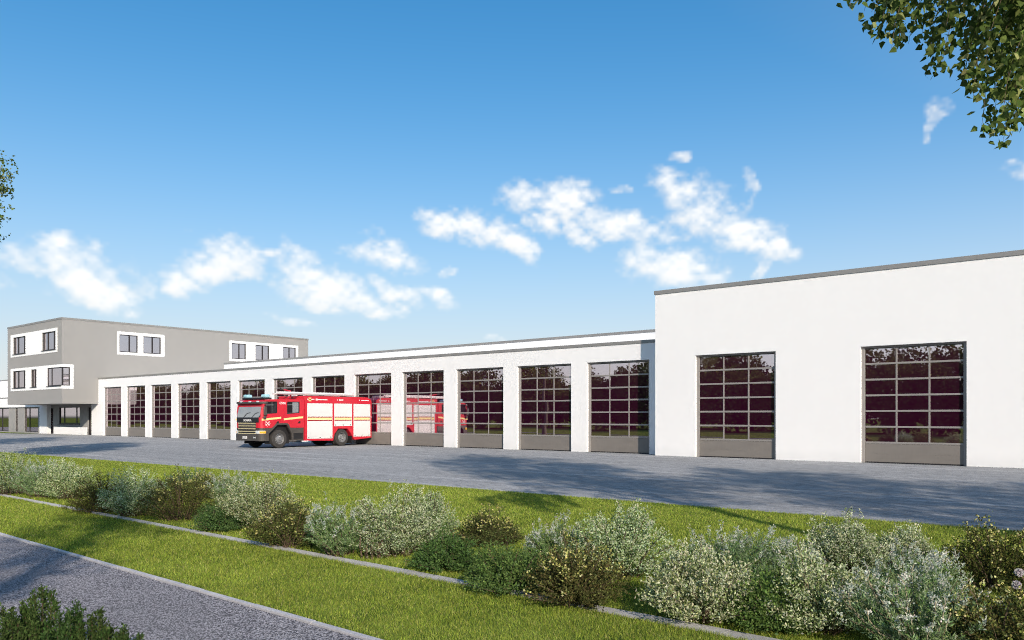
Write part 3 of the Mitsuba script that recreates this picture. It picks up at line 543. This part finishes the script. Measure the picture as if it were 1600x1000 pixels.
def shrub(key, kind, x, y, h, r, seed):
    K = KINDS[kind]; rng = np.random.default_rng(seed); nt, lp = K['nt'], K['lp']
    rho = np.sqrt(rng.uniform(0, 1, nt)) * K['spread']; phi = rng.uniform(0, 2 * np.pi, nt)
    lob = .95 + .40 * meshkit.noise(np.stack([np.cos(phi) * 1.6 + seed, np.sin(phi) * 1.6, np.full(nt, seed * .7)], -1))
    lob2 = .72 + .56 * meshkit.noise(np.stack([np.cos(phi) * rho * 2.2 + seed * 1.3, np.sin(phi) * rho * 2.2, np.full(nt, 3.)], -1))
    tip = np.stack([r * rho * lob * np.cos(phi), r * rho * lob * np.sin(phi), h * (np.sqrt(np.clip(1 - (.97 * np.minimum(rho, 1)) ** 2, 0, 1)) * .86 + .10) * lob2 * rng.uniform(.62, 1.1, nt)], -1)
    tip[:, 2] *= h * (.90 if kind == 'L' else 1.0) / np.percentile(tip[:, 2], 96)
    if kind == 'E': tip[:, 2] = h * (1 - .45 * rho ** 2) * rng.uniform(.7, 1.08, nt)
    base = np.stack([tip[:, 0] * .30 + rng.normal(0, .03, nt), tip[:, 1] * .30 + rng.normal(0, .03, nt), np.zeros(nt)], -1)
    if kind == 'E': base = tip * [.75, .75, 0]
    ctl = base * .55 + tip * .45; ctl[:, 2] = tip[:, 2] * (.62 + .2 * rng.uniform(size=nt))
    B = lambda t: (1 - t) ** 2 * base[:, None] + 2 * t * (1 - t) * ctl[:, None] + t * t * tip[:, None]
    t = (K['t0'] + (1 - K['t0']) * rng.uniform(0, 1, (nt, lp)) ** .75)[..., None]
    P = B(t); Tn = unit(2 * (1 - t) * (ctl - base)[:, None] + 2 * t * (tip - ctl)[:, None])
    n = nt * lp; P = P.reshape(-1, 3) + rng.normal(0, .012 + .012 * (kind != 'E') * (kind != 'L'), (n, 3)); Tn = Tn.reshape(-1, 3)
    P[:, 2] = np.maximum(P[:, 2], .015)
    D = Tn * .55 + unit(rng.normal(size=(n, 3))) * .9 + [0, 0, K['up']]
    sc = rng.uniform(.7, 1.25, n)
    o = np.array([x, y, 0.])
    tint = rng.uniform(.82, 1.12) * np.array([rng.uniform(.88, 1.08), 1.0, rng.uniform(.82, 1.06)])
    v, f, c = leaf_mesh(P + o, D, K['L'] * sc, K['W'] * sc, rng, pal(rng, n, K['cols'], K['w']) * tint)
    put_leaves(key + '__foliage', (v, f, c))
    tt = np.linspace(0, 1, 5)[:, None]
    ns = 14 if kind in 'SB' else 9
    labels[key + '__stems'] = {'kind': 'stuff'}; scene[key + '__stems'] = mikit.ply(tubes([((1 - tt) ** 2 * base[i] + 2 * tt * (1 - tt) * ctl[i] + tt * tt * tip[i] + o, np.linspace(.010, .003, 5)) for i in rng.choice(nt, min(nt, ns * 4), replace=False)], 3), 'twig')
    pick = np.argsort(-tip[:, 2] / h + rng.uniform(0, .9, nt))
    if kind == 'B':                                     # loose heads of yellowish flowers at many tips
        q = np.repeat(pick[:int(nt * .36)], 9); m = len(q)
        PP = tip[q] + rng.normal(0, .022, (m, 3)) + o
        put_leaves(key + '__flowers', leaf_mesh(PP, unit(rng.normal(size=(m, 3))) + [0, 0, .4], .024 * rng.uniform(.7, 1.3, m), .020, rng, pal(rng, m, [(.52, .50, .16), (.60, .56, .28), (.34, .38, .10)], [.45, .3, .25]))); 
    if kind == 'S':                                     # creamy young shoots over the outside
        q = np.repeat(pick[:int(nt * .5)], 12); m = len(q)
        PP = tip[q] * (1 - .10 * rng.uniform(0, 1, (m, 1)) * [1, 1, 1]) + rng.normal(0, .018, (m, 3)) + o
        put_leaves(key + '__shoots', leaf_mesh(PP, unit(rng.normal(size=(m, 3))) + [0, 0, .9], .025 * rng.uniform(.7, 1.3, m), .0135, rng, pal(rng, m, [(.62, .63, .47), (.52, .56, .36), (.42, .47, .26)], [.4, .35, .25])))
    if kind == 'L':                                     # pale plumes standing out of the leaves
        q = pick[:int(nt * .34)]; lp2 = 26
        t = rng.uniform(0, 1, (len(q), lp2, 1)); up = unit(tip[q] * [1, 1, 0] * .5 + [0, 0, .5] + rng.normal(0, .12, (len(q), 3)))
        PP = (tip[q][:, None] + t * up[:, None] * .11).reshape(-1, 3) + rng.normal(0, .010, (len(q) * lp2, 3)) + o; m = len(PP)
        put_leaves(key + '__plumes', leaf_mesh(PP, unit(rng.normal(size=(m, 3))) + [0, 0, .8], .026 * rng.uniform(.7, 1.3, m), .011, rng, pal(rng, m, [(.46, .50, .44), (.38, .44, .36), (.55, .54, .44)], [.4, .4, .2])))
    return tip + o, rng

SHRUBS = [
('S', -21.50, 7.18, 1.01, .80, 'silvery cream shrub at the far left end of the shrub row'),
('L', -20.11, 7.34, .89, .59, 'grey green shrub with pale plumes, second from the left end'),
('S', -19.33, 7.62, .88, .61, 'silvery cream shrub, third from the left end of the row'),
('B', -16.12, 6.96, .72, .62, 'leftmost brownish shrub with yellow flowers, close to the drain channel'),
('S', -15.02, 7.08, .88, .57, 'silvery shrub between the two leftmost brownish yellow-flowered shrubs'),
('B', -13.84, 7.33, .85, .66, 'second brownish yellow-flowered shrub from the left, beside a low dark green one'),
('L', -18.20, 9.93, .59, .65, 'dark grey green shrub at the back of the row, furthest left of the back ones'),
('B', -16.95, 9.79, .52, .58, 'small dark brown shrub at the back, left of the fire engine'),
('G', -12.06, 7.12, .44, .42, 'leftmost low dark green shrub at the foot of a silvery one'),
('L', -14.69, 8.86, .76, .45, 'grey green plumed shrub behind the leftmost low dark green shrub'),
('S', -11.72, 7.60, .85, .71, 'wide silvery shrub in front of the fire engine'),
('B', -9.77, 6.83, .69, .52, 'round brown yellow-flowered shrub below the rear of the fire engine'),
('L', -8.69, 6.83, .69, .45, 'loose green shrub with white plumes right of the round brown one'),
('S', -8.12, 7.24, .89, .53, 'bright cream shrub with bare dark stems at its foot'),
('S', -8.45, 8.23, .72, .42, 'cream shrub just behind the one with bare dark stems'),
('G', -6.88, 7.04, .41, .39, 'low fresh green shrub right of the bare-stemmed cream shrub'),
('B', -7.67, 8.66, .51, .43, 'small brown yellow-flowered shrub standing alone at the back, mid row'),
('G', -5.52, 6.58, .50, .46, 'wide dark green shrub leaning over the drain channel'),
('L', -5.85, 7.84, .60, .35, 'thin grey plumed shrub behind the wide dark green one'),
('B', -4.65, 6.57, .55, .48, 'large brown yellow-flowered shrub touching the drain channel'),
('S', -5.06, 7.99, .83, .61, 'tall cream shrub behind the large brown shrub at the channel'),
('S', -3.40, 6.76, .64, .50, 'big round cream shrub above the right end of the drain channel'),
('L', -3.91, 8.39, .62, .60, 'grey plumed shrub behind the big round cream shrub'),
('G', -2.78, 6.87, .52, .34, 'dark green shrub squeezed between two cream shrubs'),
('L', -3.34, 8.87, .44, .28, 'small blue grey shrub in the gap behind the squeezed dark green one'),
('S', -3.13, 9.96, .63, .44, 'shaded cream shrub at the back, near the asphalt edge'),
('S', -2.39, 7.09, .68, .46, 'cream shrub right of the squeezed dark green shrub'),
('S', -2.69, 10.75, .47, .34, 'smallest cream shrub at the back, right of the shaded one'),
('L', -2.10, 8.77, .52, .48, 'blue grey plumed shrub left of the dark rightmost shrub'),
('L', -1.59, 6.92, .71, .54, 'straggly grey green shrub with dry pale stems and white flower heads'),
('B', -1.53, 9.95, .68, .55, 'dark brown shrub at the right edge beside pale flower balls'),
('B', -1.03, 6.96, .59, .40, 'dark yellow-flowered shrub in the bottom right corner'),
]
NAMES = {'S': 'cream_shrub', 'L': 'plumed_shrub', 'B': 'brown_shrub', 'G': 'green_shrub', 'E': 'leafy_shrub'}
for i, (kd, x, y, h, r, lab) in enumerate(SHRUBS):
    key = numbered(NAMES[kd]); tag(key, lab, 'shrub', 'shrubs in the row along the drain channel')
    tip, rng = shrub(key, kd, x, y, h * .95, r * 1.04, 100 + i)
    if 'dry pale stems' in lab:
        sel = rng.choice(len(tip), 40, replace=False); c0 = np.array([x, y, 0])
        labels[key + '__dry_stems'] = {'kind': 'stuff'}; scene[key + '__dry_stems'] = mikit.ply(tubes([(np.array([c0 + (tip[j] - c0) * [.3, .3, .25], c0 + (tip[j] - c0) * [.8, .8, .7], tip[j] + [0, 0, .03], tip[j] + rng.normal(0, .03, 3) + [0, 0, .10]]), [.006, .005, .004, .003]) for j in sel], 4), 'pale_twig')
        q = np.repeat(sel[:26], 22); m = len(q)
        put_leaves(key + '__flower_heads', leaf_mesh(tip[q] + [0, 0, .08] + rng.normal(0, .017, (m, 3)) * [1, 1, .5], unit(rng.normal(size=(m, 3))) + [0, 0, .8], .018, .016, rng, pal(rng, m, [(.70, .70, .62), (.55, .58, .46)], [.6, .4])))
    if 'bare dark stems' in lab:
        labels[key + '__bare_stems'] = {'kind': 'stuff'}; scene[key + '__bare_stems'] = mikit.ply(tubes([([(x + a, y - .30 + b, 0), (x + a * 1.2, y - .32 + b, .16), (x + a * 1.9, y - .25 + b, .34)], [.013, .011, .008]) for a, b in rng.uniform(-.12, .12, (9, 2))], 5), 'twig')
for i, (x, y, h) in enumerate([(-6.14, 2.06, .79), (-6.07, 2.20, .71), (-5.84, 2.31, .65), (-5.64, 2.39, .58), (-5.46, 2.46, .51)]):
    key = numbered('leafy_shrub'); tag(key, ['dark leafy shrub at the lower left corner of the photo', 'second leafy upright shrub from the lower left corner', 'third leafy upright shrub from the lower left corner', 'fourth leafy upright shrub from the lower left corner', 'rightmost and lowest leafy shrub on the near side of the path'][i], 'shrub', 'upright shrubs on the near side of the path')
    shrub(key, 'E', x, y, h * .92, .155, 300 + i)
for i, (x, y, z) in enumerate([(-1.265, 9.33, .31), (-1.275, 9.25, .20)]):
    key = numbered('flower_ball'); tag(key, ['upper pale lilac flower ball at the right edge', 'lower pale lilac flower ball at the right edge'][i], 'flower', 'pale flower balls at the right edge')
    rng = np.random.default_rng(40 + i); N = unit(rng.normal(size=(170, 3)))
    put_leaves(key + '__petals', leaf_mesh(N * .022 + [x, y, z], N + rng.normal(0, .5, (170, 3)), .026, .022, rng, pal(rng, 170, [(.62, .58, .60), (.50, .46, .50)], [.6, .4], .1)))
    put(key + '__stem', tubes([([(x + .10, y + .08, 0), (x + .06, y + .05, z * .6), (x, y, z)], .006)], 4), 'twig')

# ------------------------------------------------------------------ trees
def tree(key, seed, x, y, H, crown, z0, z1, ntw, lpt, leaf, cols, w, trunk_r=.16, rule=None, droop=.35, lean=(0, 0), strands=None, shape=4, tw_len=1.0, limbs=16):
    """crown: (cx, cy, rx, ry) of the crown's ellipsoid between heights z0 and z1"""
    rng = np.random.default_rng(seed); cx, cy, rx, ry = crown; cz, rz = (z0 + z1) / 2, (z1 - z0) / 2
    U = unit(rng.normal(size=(ntw * 3, 3))); rad = .45 + .55 * rng.uniform(0, 1, (ntw * 3, 1)) ** .8
    nz = meshkit.fbm(U * 2.3 + seed * 3.1, 3, seed)
    rad = rad * (.70 + .62 * nz[:, None])
    tip = np.array([cx, cy, cz]) + U * rad * [rx, ry, rz]
    keep = meshkit.noise(tip * .75 + seed, seed) > .30
    if rule is not None: keep &= rule(tip)
    tip = tip[keep][:ntw]; n = len(tip)
    ax = np.array([x, y, 0.]) + np.clip((tip[:, 2:] - 1.5 + 0 * tip) / H, .15, .9) * np.array([(cx - x), (cy - y), 0]) ; ax[:, 2] = np.maximum(tip[:, 2] - .25 * np.linalg.norm((tip - ax)[:, :2], axis=1), 1.6)
    inward = unit(ax - tip)
    start = tip + inward * tw_len * rng.uniform(.7, 1.2, (n, 1)) + [0, 0, .12]
    mid = (start + tip) / 2 + [0, 0, .16]
    t = rng.uniform(0.05, 1, (n, lpt, 1)) ** .8
    P = ((1 - t) ** 2 * start[:, None] + 2 * t * (1 - t) * mid[:, None] + t * t * tip[:, None]).reshape(-1, 3)
    m = len(P); P += rng.normal(0, leaf * .75, (m, 3))
    D = unit(rng.normal(size=(m, 3))) * .8 + [0, 0, -droop] + np.repeat(unit(tip - start), lpt, 0) * .5
    parts = [leaf_mesh(P, D, leaf * rng.uniform(.7, 1.2, m), leaf * .72 * rng.uniform(.8, 1.1, m), rng, pal(rng, m, cols, w), shape=4)]
    segs = []
    if strands is not None:                            # hanging twigs at the crown's fringe
        SP, SD, k0 = [], [], 0
        for sx, sy, sz, sl in strands:
            a = np.array([sx + rng.uniform(.10, .30) + .25 * sl, sy + rng.uniform(-.12, .12), sz + sl]); b = np.array([sx, sy, sz]); c = np.array([sx + .04, sy, sz + sl * .75])
            nl = int(100 * sl); tt = rng.uniform(0.0, 1, (nl, 1)); q = (1 - tt) ** 2 * a + 2 * tt * (1 - tt) * c + tt * tt * b
            SP.append(q + rng.normal(0, .038, (nl, 3))); SD.append(unit(rng.normal(size=(nl, 3))) * .75 + [0, 0, -.75])
            s5 = np.linspace(0, 1, 6)[:, None]; segs.append(((1 - s5) ** 2 * a + 2 * s5 * (1 - s5) * c + s5 * s5 * b, np.linspace(.004, .0015, 6)))
            segs.append((np.array([a, a + [.5, -.1, .35], a + [1.3, -.3, .6]]), [.004, .008, .016]))
        SP, SD = np.vstack(SP), np.vstack(SD); k = len(SP)
        parts.append(leaf_mesh(SP, SD,   .064 * rng.uniform(.75, 1.15, k), .055 * rng.uniform(.85, 1.1, k), rng, pal(rng, k, cols, w), shape=6, fold=.06))
    put_leaves(key + '__crown', joinvfc(parts), 'glossy_leaf')
    tr = [np.array([x, y, 0.]), np.array([x + .02, y, H * .12]), np.array([x + (cx - x) * .3, y + (cy - y) * .3, H * .35]), np.array([cx, cy, H * .65]), np.array([cx, cy, H * .93])]
    trs = np.array(tr); ts = np.linspace(0, 4, 17); trunk = np.stack([np.interp(ts, range(5), trs[:, k]) for k in range(3)], -1)
    put(key + '__trunk', tubes([(trunk, np.interp(ts, [0, .4, 4], [trunk_r * 1.5, trunk_r, trunk_r * .12]))], 9), 'bark', 60)
    lim = []
    for j in rng.choice(n, min(limbs, n), replace=False):
        zb = np.clip(start[j, 2] - rng.uniform(.6, 2.2), z0 * .7, H * .85); b = np.array([np.interp(zb, trunk[:, 2], trunk[:, 0]), np.interp(zb, trunk[:, 2], trunk[:, 1]), zb])
        e = start[j]; lim.append((np.array([b, b * .5 + e * .5 + [0, 0, .35], e, tip[j]]), [trunk_r * .42, trunk_r * .26, trunk_r * .11, .008]))
    sub = rng.choice(n, min(n, 260), replace=False)
    labels[key + '__limbs'] = {'kind': 'stuff'}; scene[key + '__limbs'] = mikit.ply(tubes(lim, 6), 'bark', smooth=60)
    labels[key + '__twigs'] = {'kind': 'stuff'}; scene[key + '__twigs'] = mikit.ply(tubes(segs + [(np.array([start[j], mid[j], tip[j]]), [.012, .008, .003]) for j in sub], 3), 'twig')

BIRCH = [(.095, .14, .036), (.07, .105, .028), (.15, .20, .055), (.30, .33, .13)]; BW = [.36, .22, .28, .14]
STRANDS = [(-1.89,6.12,4.83,0.5),(-1.75,6.0,4.72,0.5),(-1.83,6.44,4.75,0.6),(-1.69,6.15,4.57,0.6),(-1.59,6.07,4.42,0.7),(-1.67,6.58,4.71,0.6),(-1.79,7.35,4.98,0.6),(-1.67,7.25,4.94,0.6),(-1.6,7.25,4.67,0.7),(-1.37,6.52,4.35,0.8),(-1.42,7.01,4.63,0.7),(-1.28,6.69,4.58,0.6),(-1.23,6.56,4.26,0.7),(-1.16,6.5,4.12,0.9),(-1.14,6.7,3.96,1.0),(-1.25,7.81,4.23,1.0),(-1.16,7.73,4.11,1.1),(-1.1,7.73,4.15,1.1),(-1.04,7.78,4.31,1.0),(-0.88,6.88,3.98,1.0),(-1.71,6.39,4.77,0.5),(-1.73,6.91,5.0,0.5),(-1.69,7.12,5.02,0.5),(-1.64,7.37,5.04,0.6),(-1.59,7.46,5.0,0.6),(-1.3,6.35,4.61,0.5),(-1.31,7.22,4.84,0.7),(-1.27,7.37,4.72,0.8),(-1.19,7.15,4.43,0.9),(-1.06,6.71,4.16,1.0),(-1.07,7.2,4.26,1.0),(-0.93,6.66,4.11,1.0),(-1.05,8.0,4.6,1.0),(-1.36,7.62,5.15,0.6),(-1.18,7.23,4.8,0.8),(-1.07,6.91,4.51,0.9),(-1.15,7.87,4.75,0.9),(-1.01,7.42,4.61,0.9),(-1.0,7.95,4.68,1),(-1.24,7.7,5.19,0.7),(-1.08,7.25,4.87,0.7),(-0.98,7.17,4.72,0.8),(-0.96,7.5,4.83,0.8),(-1.29,6.95,4.97,0.5),(-1.28,6.49,4.77,0.5),(-1.0,6.98,4.89,0.6),(-1.02,7.81,5.17,0.6),(-1.08,6.47,4.31,0.8),(-0.99,6.54,3.91,0.9),(-1.04,7.48,4.19,0.9),(-1.78,6.28,4.83,0.5),(-1.75,6.74,4.84,0.5),(-1.51,6.82,4.66,0.6),(-1.25,6.83,4.48,0.7),(-1.18,7.99,5.02,0.7),(-1.15,6.66,4.66,0.7),(-1.11,7.06,4.43,0.8),(-0.91,6.87,4.45,0.8)]
tag('overhanging_tree', 'tree whose drooping leafy twigs hang into the upper right corner', 'tree')
tree('overhanging_tree', 21, 3.9, 6.6, 14.0, (3.3, 8.1, 4.3, 3.1), 5.5, 14.5, 1500, 34, .095, BIRCH, BW, .2, strands=STRANDS, limbs=26,
     rule=lambda p: (p[:, 0] > .35 + .03 * p[:, 1]) | (p[:, 2] > 1.85 + .62 * np.maximum(.64 * -p[:, 0] + .768 * p[:, 1], 0) + 1.3))
tag('shade_tree', 'tree to the right of the view that shades the asphalt yard', 'tree')
tree('shade_tree', 22, 12.6, 8.6, 12.8, (12.6, 8.6, 4.7, 4.1), 2.6, 12.8, 1200, 30, .13, BIRCH, BW, .18)
tag('shade_tree_001', 'tree far right of the view near the shrub row, mirrored in the rightmost door', 'tree')
tree('shade_tree_001', 23, 20, 9.5, 11.5, (20, 9.5, 4.0, 3.6), 2.4, 11.5, 1500, 30, .16, BIRCH, BW, .18)
tag('shade_tree_002', 'slim tree behind the viewpoint whose shadow dapples the path', 'tree')
tree('shade_tree_002', 24, 1.6, -4.8, 13.0, (1.6, -4.8, 1.6, 1.5), 4.6, 13.5, 230, 26, .11, BIRCH, BW, .15)
tag('left_tree', 'tree with its leafy branch tips showing at the left edge', 'tree')
tree('left_tree', 25, -31.8, 7.0, 13.5, (-31.35, 7.3, 3.3, 3.0), 5.7, 13.1, 1500, 34, .10, [(.10, .14, .035), (.07, .10, .025), (.19, .23, .07), (.28, .30, .12)], [.35, .25, .25, .15], .17)
tag('left_tree_001', 'tree further along left of the view, shading the far asphalt', 'tree')
tree('left_tree_001', 26, -47.5, 8.0, 15.0, (-47.5, 8.0, 3.6, 3.4), 6.0, 15.0, 700, 30, .13, BIRCH, BW, .18)

# the wood on the far side of the road, seen mirrored in the door glass
FOREST = [(.085, .11, .03), (.06, .08, .022), (.13, .15, .045), (.19, .19, .07)]
def wood_tree(seed, H, r):
    rng = np.random.default_rng(seed); parts = []
    N = 3800; U = unit(rng.normal(size=(N, 3))); nz = meshkit.fbm(U * 2.1 + seed, 3, seed)
    rad = (.55 + .45 * rng.uniform(0, 1, N)) * (.62 + .78 * nz)
    P = np.array([0, 0, H * .54]) + U * rad[:, None] * [r, r, H * .50]; P[:, 2] = np.maximum(P[:, 2], .2)
    return leaf_mesh(P, U * .4 + rng.normal(size=(N, 3)) * .7, .40 * rng.uniform(.6, 1.3, N), .30, rng, pal(rng, N, FOREST, [.4, .3, .2, .1]))
for v in range(4):
    vv, ff, cc = wood_tree(60 + v, 9.0 + .6 * v, 3.1)
    scene[f'wood_source_{v}'] = {'type': 'shapegroup', 'crown': mikit.ply((vv, ff), 'leaf', color=np.clip(cc, .001, .9)),
        'trunk': mikit.ply(tubes([([(0, 0, 0), (.1, 0, 3), (0, .1, 7)], [.2, .15, .05])], 6), 'bark')}
tag('woodland', 'dense wood across from the garage, mirrored in its door glass', 'woodland', kind='stuff')
rw = random.Random(5); kk = 0
for row, (yy, step) in enumerate(((-29, 4.4), (-34, 4.8), (-40, 5.2))):
    xx = -230.0
    while xx < 75:
        kk += 1; v = rw.randrange(4); s = rw.uniform(.66, 1.0) * (1 + .08 * row)
        scene[f'woodland__{kk:03d}'] = {'type': 'instance', 'g': {'type': 'ref', 'id': f'wood_source_{v}'},
            'to_world': T().translate([xx + rw.uniform(-1.2, 1.2), yy + rw.uniform(-1.5, 1.5), -.1]).rotate([0, 0, 1], rw.uniform(0, 360)).scale([s * 1.1, s * 1.1, s])}
        xx += step * rw.uniform(.8, 1.25)

# ------------------------------------------------------------------ grass blades
def blades(key, x0, x1, lo, hi, seed, dens):
    """lo, hi: functions of x; dens(distance) blades per square metre"""
    rng = np.random.default_rng(seed); V = []
    for xa in np.arange(x0, x1, 1.0):
        y0, y1 = lo(xa + .5), hi(xa + .5)
        for ya in np.arange(y0, y1, 1.0):
            yb = min(ya + 1.0, y1); cx_, cy_ = xa + .5, (ya + yb) / 2
            z = -.640 * cx_ + .768 * cy_; lat = .768 * cx_ + .640 * cy_
            if z < 2 or abs(lat) > .66 * z + 1.6: continue
            n = int(dens(z) * (yb - ya)); xs = rng.uniform(xa, xa + 1, n)
            f_ = rng.uniform(0, 1, n); V.append(np.stack([xs, np.array(lo(xs)) * (1 - f_) * 0 + ya + f_ * (yb - ya), np.full(n, z)], -1))
    A = np.vstack(V)
    ok = (A[:, 1] > np.array([lo(v) for v in A[:, 0]])) & (A[:, 1] < np.array([hi(v) for v in A[:, 0]])); A = A[ok]; n = len(A)
    clump = meshkit.fbm(np.stack([A[:, 0] * 3.0, A[:, 1] * 3.0, np.full(n, seed)], -1), 3)
    big = meshkit.fbm(np.stack([A[:, 0] * .55, A[:, 1] * .8, np.full(n, seed + 5.)], -1), 3)
    h = rng.uniform(.022, .042, n) * (.65 + .8 * clump); w = np.clip(A[:, 2] * .00062, .0045, .016) * rng.uniform(.8, 1.3, n)
    a = rng.uniform(0, 2 * np.pi, n); lean = rng.normal(0, .45, (n, 2)) * h[:, None]
    s = np.stack([np.cos(a), np.sin(a)], -1) * w[:, None] * .5
    B = A[:, :2]; z0 = np.full(n, -.002)
    P = np.stack([np.c_[B - s, z0], np.c_[B + s, z0], np.c_[B + lean, h]], 1)
    C = pal(rng, n, [(.27, .32, .035), (.20, .27, .03), (.36, .38, .06), (.42, .39, .11), (.13, .19, .022)], [.34, .28, .2, .06, .12], .16)
    C = C * [1.10, 1.14, 1.5] * rng.uniform(.62, 1.38, (n, 1)) * (.86 + .34 * big[:, None])
    put_leaves(key, (P.reshape(-1, 3), np.arange(3 * n).reshape(-1, 3), np.repeat(C, 3, 0)), 'grass_blade')
blades('grass', -24, 0, lambda x: pe(x) + .072, lambda x: ce(x) - .083, 71, lambda z: np.interp(z, [5, 9, 14, 30], [6000, 4000, 2000, 600]))
tag('grass', 'short bright grass between the path and the drain channel', 'grass', kind='stuff')
blades('grass', -50, 1, lambda x: ce(x) + .083, lambda x: 15.24 + 0 * x, 72, lambda z: np.interp(z, [5, 9, 14, 30, 50], [5000, 3200, 1600, 520, 220]))
tag('grass_001', 'short bright grass round the shrubs up to the asphalt', 'grass', kind='stuff')
